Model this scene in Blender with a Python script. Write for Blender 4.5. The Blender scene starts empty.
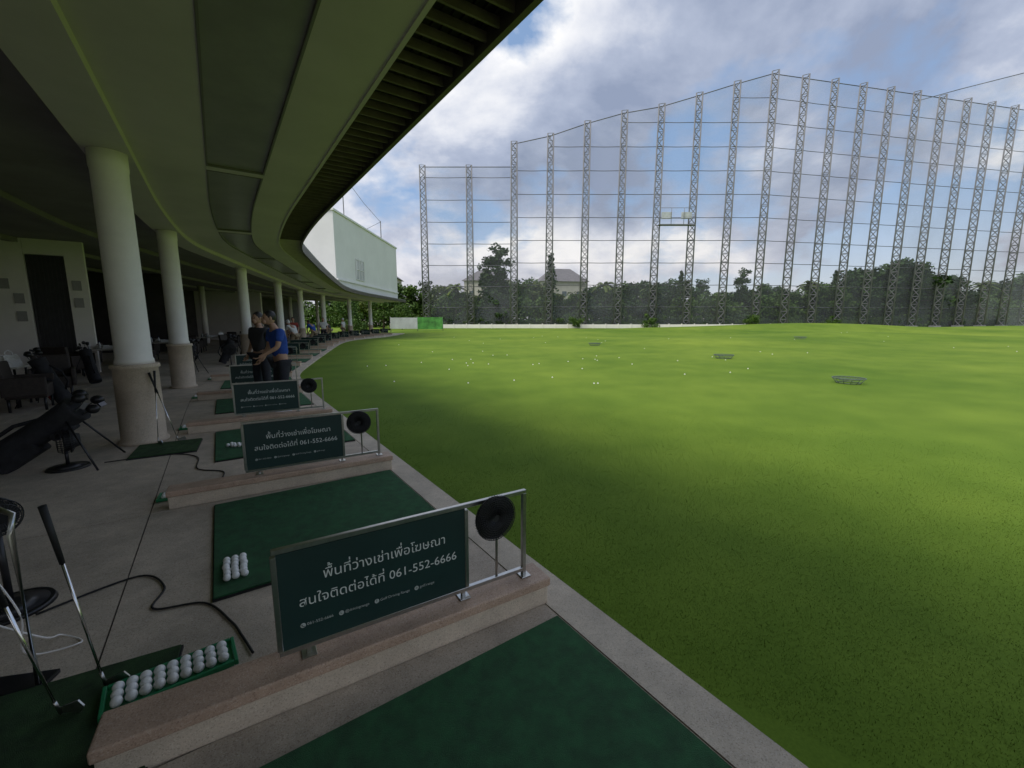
import bpy, bmesh, math, random
import numpy as np
from mathutils import Vector, Matrix, Euler
random.seed(7); rng=np.random.default_rng(7)
scene=bpy.context.scene
COL=scene.collection
R=math.radians

# ---------------------------------------------------------------- materials
def newmat(name):
    m=bpy.data.materials.new(name); m.use_nodes=True
    nt=m.node_tree; b=nt.nodes.get('Principled BSDF')
    return m,nt,b
def mat(name,col,rough=0.6,metal=0.0,var=0.0,scale=8.0,bump=0.0,bscale=60.0,col2=None,spec=None,detail=4,sheen=0):
    m,nt,b=newmat(name)
    b.inputs['Base Color'].default_value=(*col,1)
    b.inputs['Roughness'].default_value=rough
    b.inputs['Metallic'].default_value=metal
    if spec is not None: b.inputs['Specular IOR Level'].default_value=spec
    if sheen: b.inputs['Sheen Weight'].default_value=sheen
    tc=nt.nodes.new('ShaderNodeTexCoord')
    if var>0 or col2:
        n=nt.nodes.new('ShaderNodeTexNoise'); n.inputs['Scale'].default_value=scale; n.inputs['Detail'].default_value=detail
        n.inputs['Roughness'].default_value=0.65
        nt.links.new(tc.outputs['Object'],n.inputs['Vector'])
        r=nt.nodes.new('ShaderNodeValToRGB')
        c2=col2 if col2 else tuple(min(1,c*(1+var)) for c in col)
        c1=col if col2 else tuple(c*(1-var) for c in col)
        r.color_ramp.elements[0].position=0.33; r.color_ramp.elements[1].position=0.67
        r.color_ramp.elements[0].color=(*c1,1); r.color_ramp.elements[1].color=(*c2,1)
        nt.links.new(n.outputs['Fac'],r.inputs['Fac']); nt.links.new(r.outputs['Color'],b.inputs['Base Color'])
    if bump>0:
        n2=nt.nodes.new('ShaderNodeTexNoise'); n2.inputs['Scale'].default_value=bscale; n2.inputs['Detail'].default_value=3
        nt.links.new(tc.outputs['Object'],n2.inputs['Vector'])
        bp=nt.nodes.new('ShaderNodeBump'); bp.inputs['Strength'].default_value=bump; bp.inputs['Distance'].default_value=0.01
        nt.links.new(n2.outputs['Fac'],bp.inputs['Height']); nt.links.new(bp.outputs['Normal'],b.inputs['Normal'])
    return m

def speckle(name,base,light,dark,scale=260,stain=0.35,rough=0.75):
    """exposed aggregate / terrazzo"""
    m,nt,b=newmat(name); b.inputs['Roughness'].default_value=rough
    tc=nt.nodes.new('ShaderNodeTexCoord')
    v=nt.nodes.new('ShaderNodeTexVoronoi'); v.inputs['Scale'].default_value=scale
    nt.links.new(tc.outputs['Object'],v.inputs['Vector'])
    sep=nt.nodes.new('ShaderNodeSeparateColor'); nt.links.new(v.outputs['Color'],sep.inputs['Color'])
    r=nt.nodes.new('ShaderNodeValToRGB'); e=r.color_ramp.elements
    e[0].position=0.0; e[0].color=(*dark,1); e[1].position=1.0; e[1].color=(*light,1)
    a=e.new(0.22); a.color=(*base,1); a=e.new(0.78); a.color=(*base,1)
    nt.links.new(sep.outputs['Red'],r.inputs['Fac'])
    def noise(sc,lo,hi,stretch=None):
        n=nt.nodes.new('ShaderNodeTexNoise'); n.inputs['Scale'].default_value=sc; n.inputs['Detail'].default_value=7; n.inputs['Roughness'].default_value=0.7
        nt.links.new(tc.outputs['Object'],n.inputs['Vector'])
        mr=nt.nodes.new('ShaderNodeMapRange'); mr.inputs['From Min'].default_value=0.35; mr.inputs['From Max'].default_value=0.65
        mr.inputs['To Min'].default_value=lo; mr.inputs['To Max'].default_value=hi
        nt.links.new(n.outputs['Fac'],mr.inputs['Value']); return mr.outputs['Result']
    col=r.outputs['Color']
    for f in (noise(1.1,1-stain,1.06),noise(7,1-stain*.4,1.04)):
        mx=nt.nodes.new('ShaderNodeMix'); mx.data_type='RGBA'; mx.blend_type='MULTIPLY'; mx.inputs['Factor'].default_value=1
        nt.links.new(col,mx.inputs['A']); nt.links.new(f,mx.inputs['B']); col=mx.outputs['Result']
    nt.links.new(col,b.inputs['Base Color'])
    bp=nt.nodes.new('ShaderNodeBump'); bp.inputs['Strength'].default_value=0.25; bp.inputs['Distance'].default_value=0.002
    nt.links.new(v.outputs['Distance'],bp.inputs['Height']); nt.links.new(bp.outputs['Normal'],b.inputs['Normal'])
    return m

M={}
M['deck']=speckle('deck_aggregate',(.61,.51,.40),(.71,.63,.52),(.40,.32,.25),220,.34)
M['joint']=mat('joint_dark',(.06,.055,.05),.9)
M['kerbside']=speckle('kerb_concrete',(.63,.54,.42),(.71,.63,.52),(.44,.37,.29),220,.3)
M['divbase']=speckle('divider_terrazzo',(.66,.55,.42),(.74,.65,.52),(.48,.39,.3),220,.24)
M['divcap']=speckle('divider_cap_terrazzo',(.56,.39,.28),(.65,.5,.39),(.38,.25,.18),220,.3,.5)
M['turf']=mat('mat_turf',(.018,.115,.036),.95,var=.3,scale=14,bump=1.0,bscale=420,sheen=.05,detail=10)
M['turf2']=mat('old_mat_turf',(.028,.075,.02),.95,var=.45,scale=10,bump=1.0,bscale=400,detail=8)
M['rubber']=mat('black_rubber',(.012,.012,.013),.6,var=.3,scale=20)
M['blackplastic']=mat('black_plastic',(.015,.015,.017),.35,var=.2,scale=9)
M['blackcloth']=mat('black_nylon',(.02,.02,.023),.8,var=.4,scale=12,bump=.3,bscale=200)
M['steel']=mat('brushed_stainless',(.5,.5,.48),.28,1.0,var=.12,scale=30)
M['darksteel']=mat('dark_club_steel',(.12,.12,.125),.35,.8,var=.12,scale=30)
M['chrome']=mat('chrome_shaft',(.7,.7,.7),.15,1.0)
M['panel']=mat('sign_panel_green',(.010,.036,.032),.45,var=.15,scale=3)
M['text']=mat('sign_lettering',(.66,.70,.66),.6)
M['textdim']=mat('sign_small_lettering',(.45,.49,.46),.6)
M['white']=mat('white_paint',(.86,.82,.78),.55,var=.05,scale=2.5,bump=.08,bscale=30)
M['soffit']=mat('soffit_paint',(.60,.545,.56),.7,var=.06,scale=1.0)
M['soffitpanel']=mat('soffit_light_panel',(.30,.29,.28),.3,var=.12,scale=2)
M['panelframe']=mat('soffit_panel_frame',(.18,.17,.16),.5)
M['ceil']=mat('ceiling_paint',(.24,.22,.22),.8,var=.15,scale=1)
M['fascia']=mat('fascia_metal',(.08,.07,.06),.5,var=.2,scale=3)
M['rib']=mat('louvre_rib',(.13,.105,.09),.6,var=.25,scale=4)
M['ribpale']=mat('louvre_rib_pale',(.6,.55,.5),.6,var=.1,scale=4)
M['louvre']=mat('louvre_slat',(.022,.02,.017),.6)
M['roof']=mat('roof_metal',(.2,.21,.2),.5,var=.15,scale=.5)
M['stone']=speckle('pedestal_stone',(.62,.51,.39),(.7,.61,.49),(.46,.37,.28),160,.2)
M['wallwhite']=mat('wall_render',(.84,.80,.74),.8,var=.05,scale=1.5)
M['bldwhite']=mat('facade_white_render',(.80,.79,.77),.8,var=.05,scale=.4)
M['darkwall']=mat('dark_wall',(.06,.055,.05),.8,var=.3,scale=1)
M['doordark']=mat('door_dark',(.03,.03,.032),.5,var=.2,scale=5)
M['ball']=mat('golf_ball_white',(.88,.88,.86),.35,bump=.2,bscale=600)
M['tray']=mat('ball_tray_green',(.015,.22,.09),.4)
M['galv']=mat('galvanised_lattice',(.20,.20,.21),.6,.1,var=.15,scale=.8)
M['cable']=mat('net_cable',(.15,.15,.16),.6)
M['bark']=mat('bark',(.09,.065,.045),.9,var=.4,scale=6,bump=.5,bscale=20)
def leafmat(name,c1,c2):
    return mat(name,c1,.6,col2=c2,scale=.55,detail=8,spec=.25)
M['leafA']=leafmat('foliage_mid',(.030,.075,.012),(.11,.18,.03))
M['leafB']=leafmat('foliage_dark',(.014,.040,.010),(.055,.105,.022))
M['leafC']=leafmat('foliage_olive',(.05,.085,.016),(.15,.19,.04))
M['skin']=mat('skin',(.42,.25,.17),.55,var=.08,scale=12)
M['hair']=mat('hair_black',(.012,.01,.009),.5)
M['blue']=mat('blue_shirt',(.02,.07,.34),.85,var=.2,scale=8,bump=.3,bscale=25)
M['grey']=mat('charcoal_shirt',(.04,.04,.045),.85,var=.2,scale=8,bump=.3,bscale=25)
M['whiteshirt']=mat('white_shirt',(.6,.6,.6),.85,var=.1,scale=8)
M['redshirt']=mat('red_shirt',(.30,.05,.04),.85,var=.1,scale=8)
M['trouser']=mat('dark_trousers',(.02,.022,.03),.85,var=.2,scale=8)
M['khaki']=mat('khaki_shorts',(.25,.2,.13),.85,var=.2,scale=8)
M['glass']=mat('window_glass',(.10,.13,.15),.08,0,var=.2,scale=1)
M['paleglass']=mat('pale_window_glass',(.5,.52,.52),.15,0,var=.2,scale=1)
M['housewall']=mat('house_wall',(.5,.47,.42),.8,var=.08,scale=.8)
M['houseroof']=mat('house_roof_tile',(.16,.15,.16),.7,var=.25,scale=2)
M['banner_green']=mat('banner_green',(.09,.30,.06),.5,var=.5,scale=1.2)
M['bannerwhite']=mat('banner_white',(.6,.62,.62),.5,var=.15,scale=.9)
M['towel']=mat('white_towel',(.76,.75,.72),.9,var=.08,scale=12,bump=.5,bscale=90)
M['tabletop']=mat('table_laminate',(.55,.51,.45),.4,var=.12,scale=5)
M['woodchair']=mat('rattan_dark',(.04,.03,.025),.6,var=.3,scale=20)
M['targetnet']=mat('target_net',(.12,.16,.12),.7,var=.2,scale=30)

def netmat():
    m,nt,b=newmat('net_mesh')
    out=nt.nodes['Material Output']
    b.inputs['Base Color'].default_value=(.40,.42,.46,1); b.inputs['Roughness'].default_value=.9
    tr=nt.nodes.new('ShaderNodeBsdfTransparent'); mx=nt.nodes.new('ShaderNodeMixShader')
    n=nt.nodes.new('ShaderNodeTexNoise'); n.inputs['Scale'].default_value=.12; tc=nt.nodes.new('ShaderNodeTexCoord')
    nt.links.new(tc.outputs['Object'],n.inputs['Vector'])
    mr=nt.nodes.new('ShaderNodeMapRange'); mr.inputs['From Min'].default_value=.3; mr.inputs['From Max'].default_value=.7
    mr.inputs['To Min'].default_value=.11; mr.inputs['To Max'].default_value=.21
    nt.links.new(n.outputs['Fac'],mr.inputs['Value']); nt.links.new(mr.outputs['Result'],mx.inputs['Fac'])
    nt.links.new(tr.outputs[0],mx.inputs[1]); nt.links.new(b.outputs[0],mx.inputs[2]); nt.links.new(mx.outputs[0],out.inputs['Surface'])
    return m
M['net']=netmat()

def grassmat(name,blade=False):
    m,nt,b=newmat(name); b.inputs['Roughness'].default_value=.85; b.inputs['Specular IOR Level'].default_value=.1
    geo=nt.nodes.new('ShaderNodeNewGeometry')
    def noise(scale,detail=5,rough=.6):
        n=nt.nodes.new('ShaderNodeTexNoise'); n.inputs['Scale'].default_value=scale; n.inputs['Detail'].default_value=detail; n.inputs['Roughness'].default_value=rough
        nt.links.new(geo.outputs['Position'],n.inputs['Vector'])
        return n
    big=noise(.11,7,.62); mid=noise(.9,5,.6); fine=noise(70,4,.7); xl=noise(.035,3,.5)
    def rmp(n,p0,c0,p1,c1):
        r=nt.nodes.new('ShaderNodeValToRGB'); e=r.color_ramp.elements
        e[0].position=p0; e[0].color=(*c0,1); e[1].position=p1; e[1].color=(*c1,1); nt.links.new(n.outputs['Fac'],r.inputs['Fac']); return r.outputs['Color']
    def mul(a,c):
        mx=nt.nodes.new('ShaderNodeMix'); mx.data_type='RGBA'; mx.blend_type='MULTIPLY'; mx.inputs['Factor'].default_value=1
        nt.links.new(a,mx.inputs['A']); nt.links.new(c,mx.inputs['B']); return mx.outputs['Result']
    c=rmp(big,.34,(.105,.185,.019),.66,(.190,.272,.034))
    c=mul(c,rmp(mid,.32,(.87,.89,.85),.68,(1.08,1.06,1.06)))
    c=mul(c,rmp(xl,.38,(.86,.90,.86),.62,(1.15,1.08,1.1)))
    c=mul(c,rmp(fine,.36,(.88,.89,.86),.66,(1.10,1.09,1.08)))
    nt.links.new(c,b.inputs['Base Color'])
    if not blade:
        bp=nt.nodes.new('ShaderNodeBump'); bp.inputs['Strength'].default_value=.08; bp.inputs['Distance'].default_value=.006
        nt.links.new(fine.outputs['Fac'],bp.inputs['Height']); nt.links.new(bp.outputs['Normal'],b.inputs['Normal'])
    return m
M['grass']=grassmat('turf_grass'); M['blade']=grassmat('grass_blades',True)

# ---------------------------------------------------------------- mesh builder
class B:
    def __init__(s): s.bm=bmesh.new()
    def box(s,c,size,rot=None):
        m=Matrix.Translation(Vector(c))
        if rot: m=m@Euler(rot).to_matrix().to_4x4()
        m=m@Matrix.Diagonal((size[0],size[1],size[2],1))
        bmesh.ops.create_cube(s.bm,size=1,matrix=m); return s
    def cyl(s,p,q,r,r2=None,n=12,caps=True):
        p=Vector(p);q=Vector(q);d=q-p
        if r2 is None:r2=r
        m=Matrix.Translation((p+q)/2)@d.to_track_quat('Z','Y').to_matrix().to_4x4()
        o=bmesh.ops.create_cone(s.bm,cap_ends=caps,segments=n,radius1=r,radius2=r2,depth=d.length,matrix=m)
        for v in o['verts']:
            for f in v.link_faces:
                if len(f.verts)==4: f.smooth=True
        return s
    def sph(s,c,r,u=14,v=9,rot=None):
        if not hasattr(r,'__len__'): r=(r,r,r)
        m=Matrix.Translation(Vector(c))
        if rot: m=m@Euler(rot).to_matrix().to_4x4()
        m=m@Matrix.Diagonal((*r,1))
        o=bmesh.ops.create_uvsphere(s.bm,u_segments=u,v_segments=v,radius=1,matrix=m)
        for vv in o['verts']:
            for f in vv.link_faces: f.smooth=True
        return s
    def tube(s,pts,r,n=8,closed=False):
        pts=[Vector(p) for p in pts]; rings=[]
        N=len(pts)
        for i,p in enumerate(pts):
            if closed: t=pts[(i+1)%N]-pts[i-1]
            else: t=pts[min(i+1,N-1)]-pts[max(i-1,0)]
            q=t.to_track_quat('Z','Y')
            rr=r[i] if hasattr(r,'__len__') else r
            rings.append([s.bm.verts.new(p+q@Vector((math.cos(2*math.pi*k/n)*rr,math.sin(2*math.pi*k/n)*rr,0))) for k in range(n)])
        for i in range(N if closed else N-1):
            a=rings[i];b=rings[(i+1)%N]
            for k in range(n):
                try:
                    f=s.bm.faces.new((a[k],a[(k+1)%n],b[(k+1)%n],b[k])); f.smooth=True
                except ValueError: pass
        if not closed:
            s.bm.faces.new(rings[0][::-1]); s.bm.faces.new(rings[-1])
        return s
    def torus(s,c,Rr,r,axis='Z',n=28,m=6):
        pts=[]
        for k in range(n):
            a=2*math.pi*k/n; x,y=math.cos(a)*Rr,math.sin(a)*Rr
            v={'Z':(x,y,0),'Y':(x,0,y),'X':(0,x,y)}[axis]
            pts.append(Vector(c)+Vector(v))
        return s.tube(pts,r,m,True)
    def poly(s,vs,smooth=False):
        f=s.bm.faces.new([s.bm.verts.new(v) for v in vs]); f.smooth=smooth; return s
    def mesh(s,m):
        s.bm.from_mesh(m); return s
    def obj(s,name,material,parent=None,bevel=0,loc=None,rotz=0,bseg=2):
        if bevel>0:
            es=[e for e in s.bm.edges if len(e.link_faces)==2 and e.calc_face_angle(0)>0.6]
            bmesh.ops.bevel(s.bm,geom=es,offset=bevel,segments=bseg,affect='EDGES',profile=.6)
        bmesh.ops.recalc_face_normals(s.bm,faces=s.bm.faces)
        me=bpy.data.meshes.new(name); s.bm.to_mesh(me); s.bm.free()
        me.materials.append(material)
        o=bpy.data.objects.new(name,me); COL.objects.link(o)
        if parent: o.parent=parent
        if loc is not None: o.location=loc
        o.rotation_euler[2]=rotz
        return o
def empty(name,loc=(0,0,0),rotz=0,label=None,cat=None,group=None):
    o=bpy.data.objects.new(name,None); o.empty_display_size=.2; COL.objects.link(o); o.location=loc; o.rotation_euler[2]=rotz
    tag(o,label,cat,group); return o
def tag(o,label=None,cat=None,group=None):
    if label:o['label']=label
    if cat:o['category']=cat
    if group:o['group']=group
    return o
def structure(o): o['kind']='structure'; return o
def copy_thing(root,loc,rotz=None,scale=None,label=None):
    n=root.copy(); COL.objects.link(n); n.location=loc
    if rotz is not None: n.rotation_euler[2]=rotz
    if scale is not None: n.scale=scale
    if label: n['label']=label
    def rec(src,dst):
        for c in src.children:
            k=c.copy(); COL.objects.link(k); k.parent=dst; rec(c,k)
    rec(root,n)
    return n
def npmesh(name,verts,faces_per,material,smooth=False):
    """verts (N,k,3) soup of k-gons"""
    n,k,_=verts.shape
    me=bpy.data.meshes.new(name)
    me.vertices.add(n*k); me.vertices.foreach_set('co',verts.reshape(-1).astype(np.float32))
    me.loops.add(n*k); me.loops.foreach_set('vertex_index',np.arange(n*k,dtype=np.int32))
    me.polygons.add(n); me.polygons.foreach_set('loop_start',np.arange(0,n*k,k,dtype=np.int32))
    me.update(calc_edges=True); me.materials.append(material); return me

# ---------------------------------------------------------------- path of the tee line
KS=[-40,9,11,13,15.5,30,42,90]; KH=[34.5,34.5,32,30,18.5,16.5,0,0]
ds=.05; SS=np.arange(9,80,ds); TH=np.radians(np.interp(SS,KS,KH))
EX=np.concatenate([[0],np.cumsum(-np.sin(TH[:-1])*ds)]); EY=np.concatenate([[0],np.cumsum(np.cos(TH[:-1])*ds)])
t0=R(34.5)
E9=(-math.sin(t0)*9+math.cos(t0)*1.6, math.cos(t0)*9+math.sin(t0)*1.6)
EX+=E9[0]; EY+=E9[1]
def theta(s): return R(float(np.interp(s,KS,KH)))
def P(s,off,z=0.0):
    th=theta(s); n=(math.cos(th),math.sin(th))
    if s<9: e=(E9[0]+math.sin(t0)*(9-s),E9[1]-math.cos(t0)*(9-s))
    else: e=(float(np.interp(s,SS,EX)),float(np.interp(s,SS,EY)))
    return Vector((e[0]+(off-1.6)*n[0],e[1]+(off-1.6)*n[1],z))
def srange(a,b):
    r=[a]; x=a
    while x<b-1e-6:
        x=min(b,x+ (3 if x<8.5 and x+3<=9 else .5)); r.append(x)
    return r
def sweep(b,prof,s0,s1,closed=True):
    """closed profile polygon [(off,z)...] swept from s0 to s1 with caps"""
    ss=srange(s0,s1); rings=[[b.bm.verts.new(P(s,o,z)) for o,z in prof] for s in ss]
    n=len(prof)
    for i in range(len(ss)-1):
        for k in range(n if closed else n-1):
            b.bm.faces.new((rings[i][k],rings[i][(k+1)%n],rings[i+1][(k+1)%n],rings[i+1][k]))
    if closed:
        b.bm.faces.new(rings[0][::-1]); b.bm.faces.new(rings[-1])
    return b
def rect(o0,o1,z0,z1): return [(o0,z0),(o1,z0),(o1,z1),(o0,z1)]
S_END=54.0; S_BEG=-7.0

# ---------------------------------------------------------------- ground
def height(x,y):
    h=-.06+0*x
    h=h+1.15*np.exp(-((x-40)/20)**2-((y-62)/10)**2)
    h=h+.7*np.exp(-((x-80)/22)**2-((y-64)/11)**2)
    h=h+.28*np.exp(-((x-2)/14)**2-((y-58)/10)**2)
    h=h+.28*np.exp(-((x-16)/7)**2-((y-32)/4.5)**2)
    h=h+.42*np.exp(-((x-34)/12)**2-((y-40)/5)**2)
    h=h+.12*np.sin(x*.21+1)*np.sin(y*.17)*np.clip((y-14)/30,0,1)*np.exp(-((y-40)/40)**2)
    return h
g=np.sinh(np.linspace(-1,1,241)*5.2)/math.sinh(5.2)*2500
gx=g+10; gy=g+25
X,Y=np.meshgrid(gx,gy); Z=height(X,Y)
nv=len(g); vs=np.stack([X.ravel(),Y.ravel(),Z.ravel()],1)
fs=[(j*nv+i,j*nv+i+1,(j+1)*nv+i+1,(j+1)*nv+i) for j in range(nv-1) for i in range(nv-1)]
me=bpy.data.meshes.new('ground'); me.from_pydata(vs.tolist(),[],fs); me.materials.append(M['grass'])
for p in me.polygons: p.use_smooth=True
o=bpy.data.objects.new('ground',me); COL.objects.link(o); structure(o)

# grass blades near the tee
N=560000
ang=rng.uniform(R(-32),R(60),N); r=1.9+rng.uniform(0,1,N)**.9*7
bx=np.sin(ang)*r; by=np.cos(ang)*r
off=bx*math.cos(t0)+by*math.sin(t0)
keep=(off>1.64)&(rng.uniform(0,1,N)<np.clip((8.6-r)/6.0,0,1))
sa=-bx*math.sin(t0)+by*math.cos(t0)
keep&=(sa<8.9)
bx,by,r=bx[keep],by[keep],r[keep]; n=len(bx)
hz=height(bx,by)
w=(.0008+.0002*r); hh=rng.uniform(.003,.011,n); az=rng.uniform(0,2*np.pi,n); lx=rng.normal(0,.005,n); ly=rng.normal(0,.005,n)
V=np.zeros((n,3,3)); 
V[:,0]=np.stack([bx-np.cos(az)*w,by-np.sin(az)*w,hz-.003],1)
V[:,1]=np.stack([bx+np.cos(az)*w,by+np.sin(az)*w,hz-.003],1)
V[:,2]=np.stack([bx+lx,by+ly,hz+hh],1)
me=npmesh('grass_blades',V,3,M['blade'])
nn_=np.stack([rng.normal(0,.12,n),rng.normal(0,.12,n),np.ones(n)],1); nn_/=np.linalg.norm(nn_,axis=1)[:,None]
nn_=np.repeat(nn_,3,axis=0)
try:
    me.polygons.foreach_set('use_smooth',np.ones(n,dtype=bool))
    me.normals_split_custom_set_from_vertices(nn_.tolist())
except Exception as ex: print('normals',ex)
o=bpy.data.objects.new('grass',me); COL.objects.link(o); o['kind']='stuff'; tag(o,'short mown green turf beside the tee deck','grass')

# ---------------------------------------------------------------- deck
b=B(); sweep(b,rect(-11,1.60,-.25,-.012),S_BEG,S_END); o=b.obj('deck_base',M['joint']); structure(o)
b=B()
DIV=[1.7,4.34,7.26,10.24,13.3]
while DIV[-1]<49: DIV.append(DIV[-1]+3.0)
cuts=[S_BEG,-4.3,-1.3]+[d+.11 for d in DIV]+[S_END]
offs=[(-11,-8),(-7.99,-5.3),(-5.29,-2.9),(-2.89,-.605),(-.595,1.40)]
for i in range(len(cuts)-1):
    for (a,c) in offs:
        sweep(b,rect(a,c,-.05,0),cuts[i]+.006,cuts[i+1]-.006)
o=b.obj('deck',M['deck']); structure(o)
b=B(); sweep(b,rect(1.405,1.62,-.25,.004),S_BEG,S_END); o=b.obj('kerb',M['kerbside'],bevel=0); structure(o)

# ---------------------------------------------------------------- bay dividers
def divider():
    root=empty('bay_divider',label='low terrazzo divider wall with reddish cap between hitting bays',cat='divider',group='low dividers between the hitting bays')
    B().box((.95,.085,.055),(1.9,.16,.11)).obj('wall_base',M['divbase'],root,bevel=.008)
    B().box((.95,.085,.137),(1.92,.185,.052)).obj('cap',M['divcap'],root,bevel=.012,bseg=3)
    return root
def raw_text(body,size=1.0):
    cu=bpy.data.curves.new('t','FONT'); cu.body=body; cu.size=size; cu.resolution_u=3; cu.fill_mode='FRONT'
    ob=bpy.data.objects.new('t',cu); COL.objects.link(ob)
    dg=bpy.context.evaluated_depsgraph_get(); dg.update()
    m=bpy.data.meshes.new_from_object(ob.evaluated_get(dg))
    bpy.data.objects.remove(ob); bpy.data.curves.remove(cu); return m
def xmax(m): return max((v.co.x for v in m.vertices),default=0)
def thai(body):
    """unshaped font engine: lift tone marks that sit over an upper vowel"""
    UP='\u0e34\u0e35\u0e36\u0e37'; TONE='\u0e48\u0e49\u0e4a\u0e4b'
    bm=bmesh.new(); lx=xmax(raw_text('l')); plain=''
    for i,ch in enumerate(body):
        if ch in TONE and i>0 and body[i-1] in UP:
            m=raw_text(ch); pen=xmax(raw_text(plain+'l'))-lx
            m.transform(Matrix.Translation((pen,.21,0))); bm.from_mesh(m)
        else: plain+=ch
    bm.from_mesh(raw_text(plain)); out=bpy.data.meshes.new('tt'); bm.to_mesh(out); bm.free(); return out
def fit(m,width,cx,z,y,maxh=None):
    xs=[v.co.x for v in m.vertices]; 
    s=width/(max(xs)-min(xs)); x0=(max(xs)+min(xs))/2
    m.transform(Matrix.Translation((cx,y,z))@Matrix.Rotation(math.pi/2,4,'X')@Matrix.Diagonal((s,s,s,1))@Matrix.Translation((-x0,0,0)))
    return m
SY=.095
def ad_sign():
    root=empty('advertising_sign',label='dark green advertising sign with white lettering in steel frame on divider',cat='sign',group='advertising signs on the bay dividers')
    x0,x1,xe=.580,1.435,1.79; z0,z1=.205,.655; y=SY
    B().box(((x0+x1)/2,y,(z0+z1)/2),(x1-x0-.01,.018,z1-z0-.01)).obj('sign_panel',M['panel'],root)
    f=B()
    T=.022
    f.box(((x0+xe)/2,y,z1+.008),(xe-x0+T,T,T)).box(((x0+xe)/2,y,z0-.002),(xe-x0+T,T,T))
    f.box((x0-.006,y,(z0+z1)/2),(T,T*1.2,z1-z0-T)).box((x1+.002,y,(z0+z1)/2),(T*.9,T*1.2,z1-z0-T)).box((xe,y,(z1+.163)/2),(T,T*1.1,z1-.163))
    f.cyl((1.617,y,z0),(1.617,y,z1),.008,n=10)
    f.box((x0+.10,y,.182),(.02,.02,.05)).box((x1-.02,y,.182),(.02,.02,.05))
    for xx in (x0+.10,x1-.02,xe): f.box((xx,y,.167),(.06,.07,.007))
    f.obj('frame',M['steel'],root,bevel=.002,bseg=1)
    yf=y-.0105; cx=(x0+x1)/2
    def lettering(m,name='lettering',mt='text'): B().mesh(m).obj(name,M[mt],root)
    lettering(fit(thai('พื้นที่ว่างเช่าเพื่อโฆษณา'),.56,cx+.03,z0+.29,yf))
    lettering(fit(thai('สนใจติดต่อได้ที่ 061-552-6666'),.72,cx+.01,z0+.188,yf))
    def icon(sx,ic,zz):
        B().cyl((sx,yf+.001,zz+.005),(sx,yf-.0006,zz+.005),.0105,n=20).obj('icon',M['textdim'],root)
        wd={'f':.006,'L':.007,'o':.009}.get(ic)
        q=B()
        if ic=='t': q.tube([(sx-.0045,yf-.001,zz+.010),(sx-.0035,yf-.001,zz+.004),(sx,yf-.001,zz+.001),(sx+.0055,yf-.001,zz+.0)],[.0026,.0013,.0013,.0026],5)
        else: q.mesh(fit(raw_text(ic),wd,sx,zz+.0005,yf-.0008))
        q.obj('icon_glyph',M['panel'],root)
    zz=z0+.095; sx=x0+.085
    for ic,tx,wd in (('t','061-552-6666',.105),('L','@drivingrange',.105),('f','Golf Driving Range',.140),('o','golf.range',.075)):
        icon(sx,ic,zz); lettering(fit(raw_text(tx),wd,sx+.016+wd/2,zz,yf),mt='textdim'); sx+=wd+.050
    return root
def cage_fan(rad=.105):
    root=empty('cooling_fan',label='small round black caged fan clamped to steel rail',cat='fan',group='round black fans on the sign rails')
    c=B(); 
    for rr in (.15,.25,.35,.45,.55,.65,.75,.85,.93,1.0): c.torus((0,-.012,0),rad*rr,.0022,'Y',32,5)
    for k in range(48):
        a=2*math.pi*k/48; ca,sa_=math.cos(a),math.sin(a)
        c.tube([(ca*.02,-.014,sa_*.02),(ca*rad*.8,-.013,sa_*rad*.8),(ca*rad,-.008,sa_*rad),(ca*rad,.012,sa_*rad)],.0017,4)
    c.obj('cage',M['blackplastic'],root)
    bl=B()
    for k in range(5):
        a=2*math.pi*k/5
        bl.box((math.cos(a)*rad*.48,-.004,math.sin(a)*rad*.48),(rad*.8,.003,rad*.6),(0,-a,0))
    bl.cyl((0,-.012,0),(0,.0,0),.02,n=16); bl.obj('blade',M['rubber'],root)
    B().cyl((0,.0,0),(0,.022,0),rad*.985,rad*.93,n=32).obj('motor_housing',M['rubber'],root)
    B().box((.0,.028,-.02),(.03,.02,.05)).obj('clamp',M['blackplastic'],root,bevel=.004)
    return root
DIVSETS=[]
dv=divider(); sg=ad_sign(); fn=cage_fan(.118)
for i,s in enumerate(DIV):
    th=theta(s)-R(3.5); e=P(s,1.42); org=e-1.9*Vector((math.cos(th),math.sin(th),0))
    def L(x,y,z=0,org=org,th=th): return org+Vector((math.cos(th)*x-math.sin(th)*y,math.sin(th)*x+math.cos(th)*y,z))
    DIVSETS.append((org,th,L))
    if i==0: dv.location=org; dv.rotation_euler[2]=th; sg.location=org; sg.rotation_euler[2]=th; fn.location=L(1.59,.055,.575); fn.rotation_euler[2]=th+R(4)
    else:
        copy_thing(dv,org,th); copy_thing(sg,org,th)
        copy_thing(fn,L(1.59,.055,.56+random.uniform(-.02,.02)),th+R(random.uniform(-12,10)))

# ---------------------------------------------------------------- golf balls
bm_ball=B().sph((0,0,0),.0213,14,10); ball0=bm_ball.obj('golf_ball',M['ball'])
ballmesh=ball0.data; bpy.data.objects.remove(ball0)
def ball(x,y,z,label,group):
    o=bpy.data.objects.new('golf_ball',ballmesh); COL.objects.link(o); o.location=(x,y,z); tag(o,label,'golf ball',group)
def mat_at(s0,s1,o0,o1,m='turf',rot=0,name='hitting_mat',lab='dark green artificial turf hitting mat on the deck'):
    c=P((s0+s1)/2,(o0+o1)/2); th=theta((s0+s1)/2)+rot
    root=empty(name,c,th,lab,'mat','green hitting mats in the bays')
    w,l=o1-o0,s1-s0
    B().box((0,0,.007),(w,l,.014)).obj('rubber_backing',M['rubber'],root)
    B().box((0,0,.0185),(w-.012,l-.012,.012)).obj('turf_surface',M[m],root,bevel=.003,bseg=1)
    return root
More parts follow.
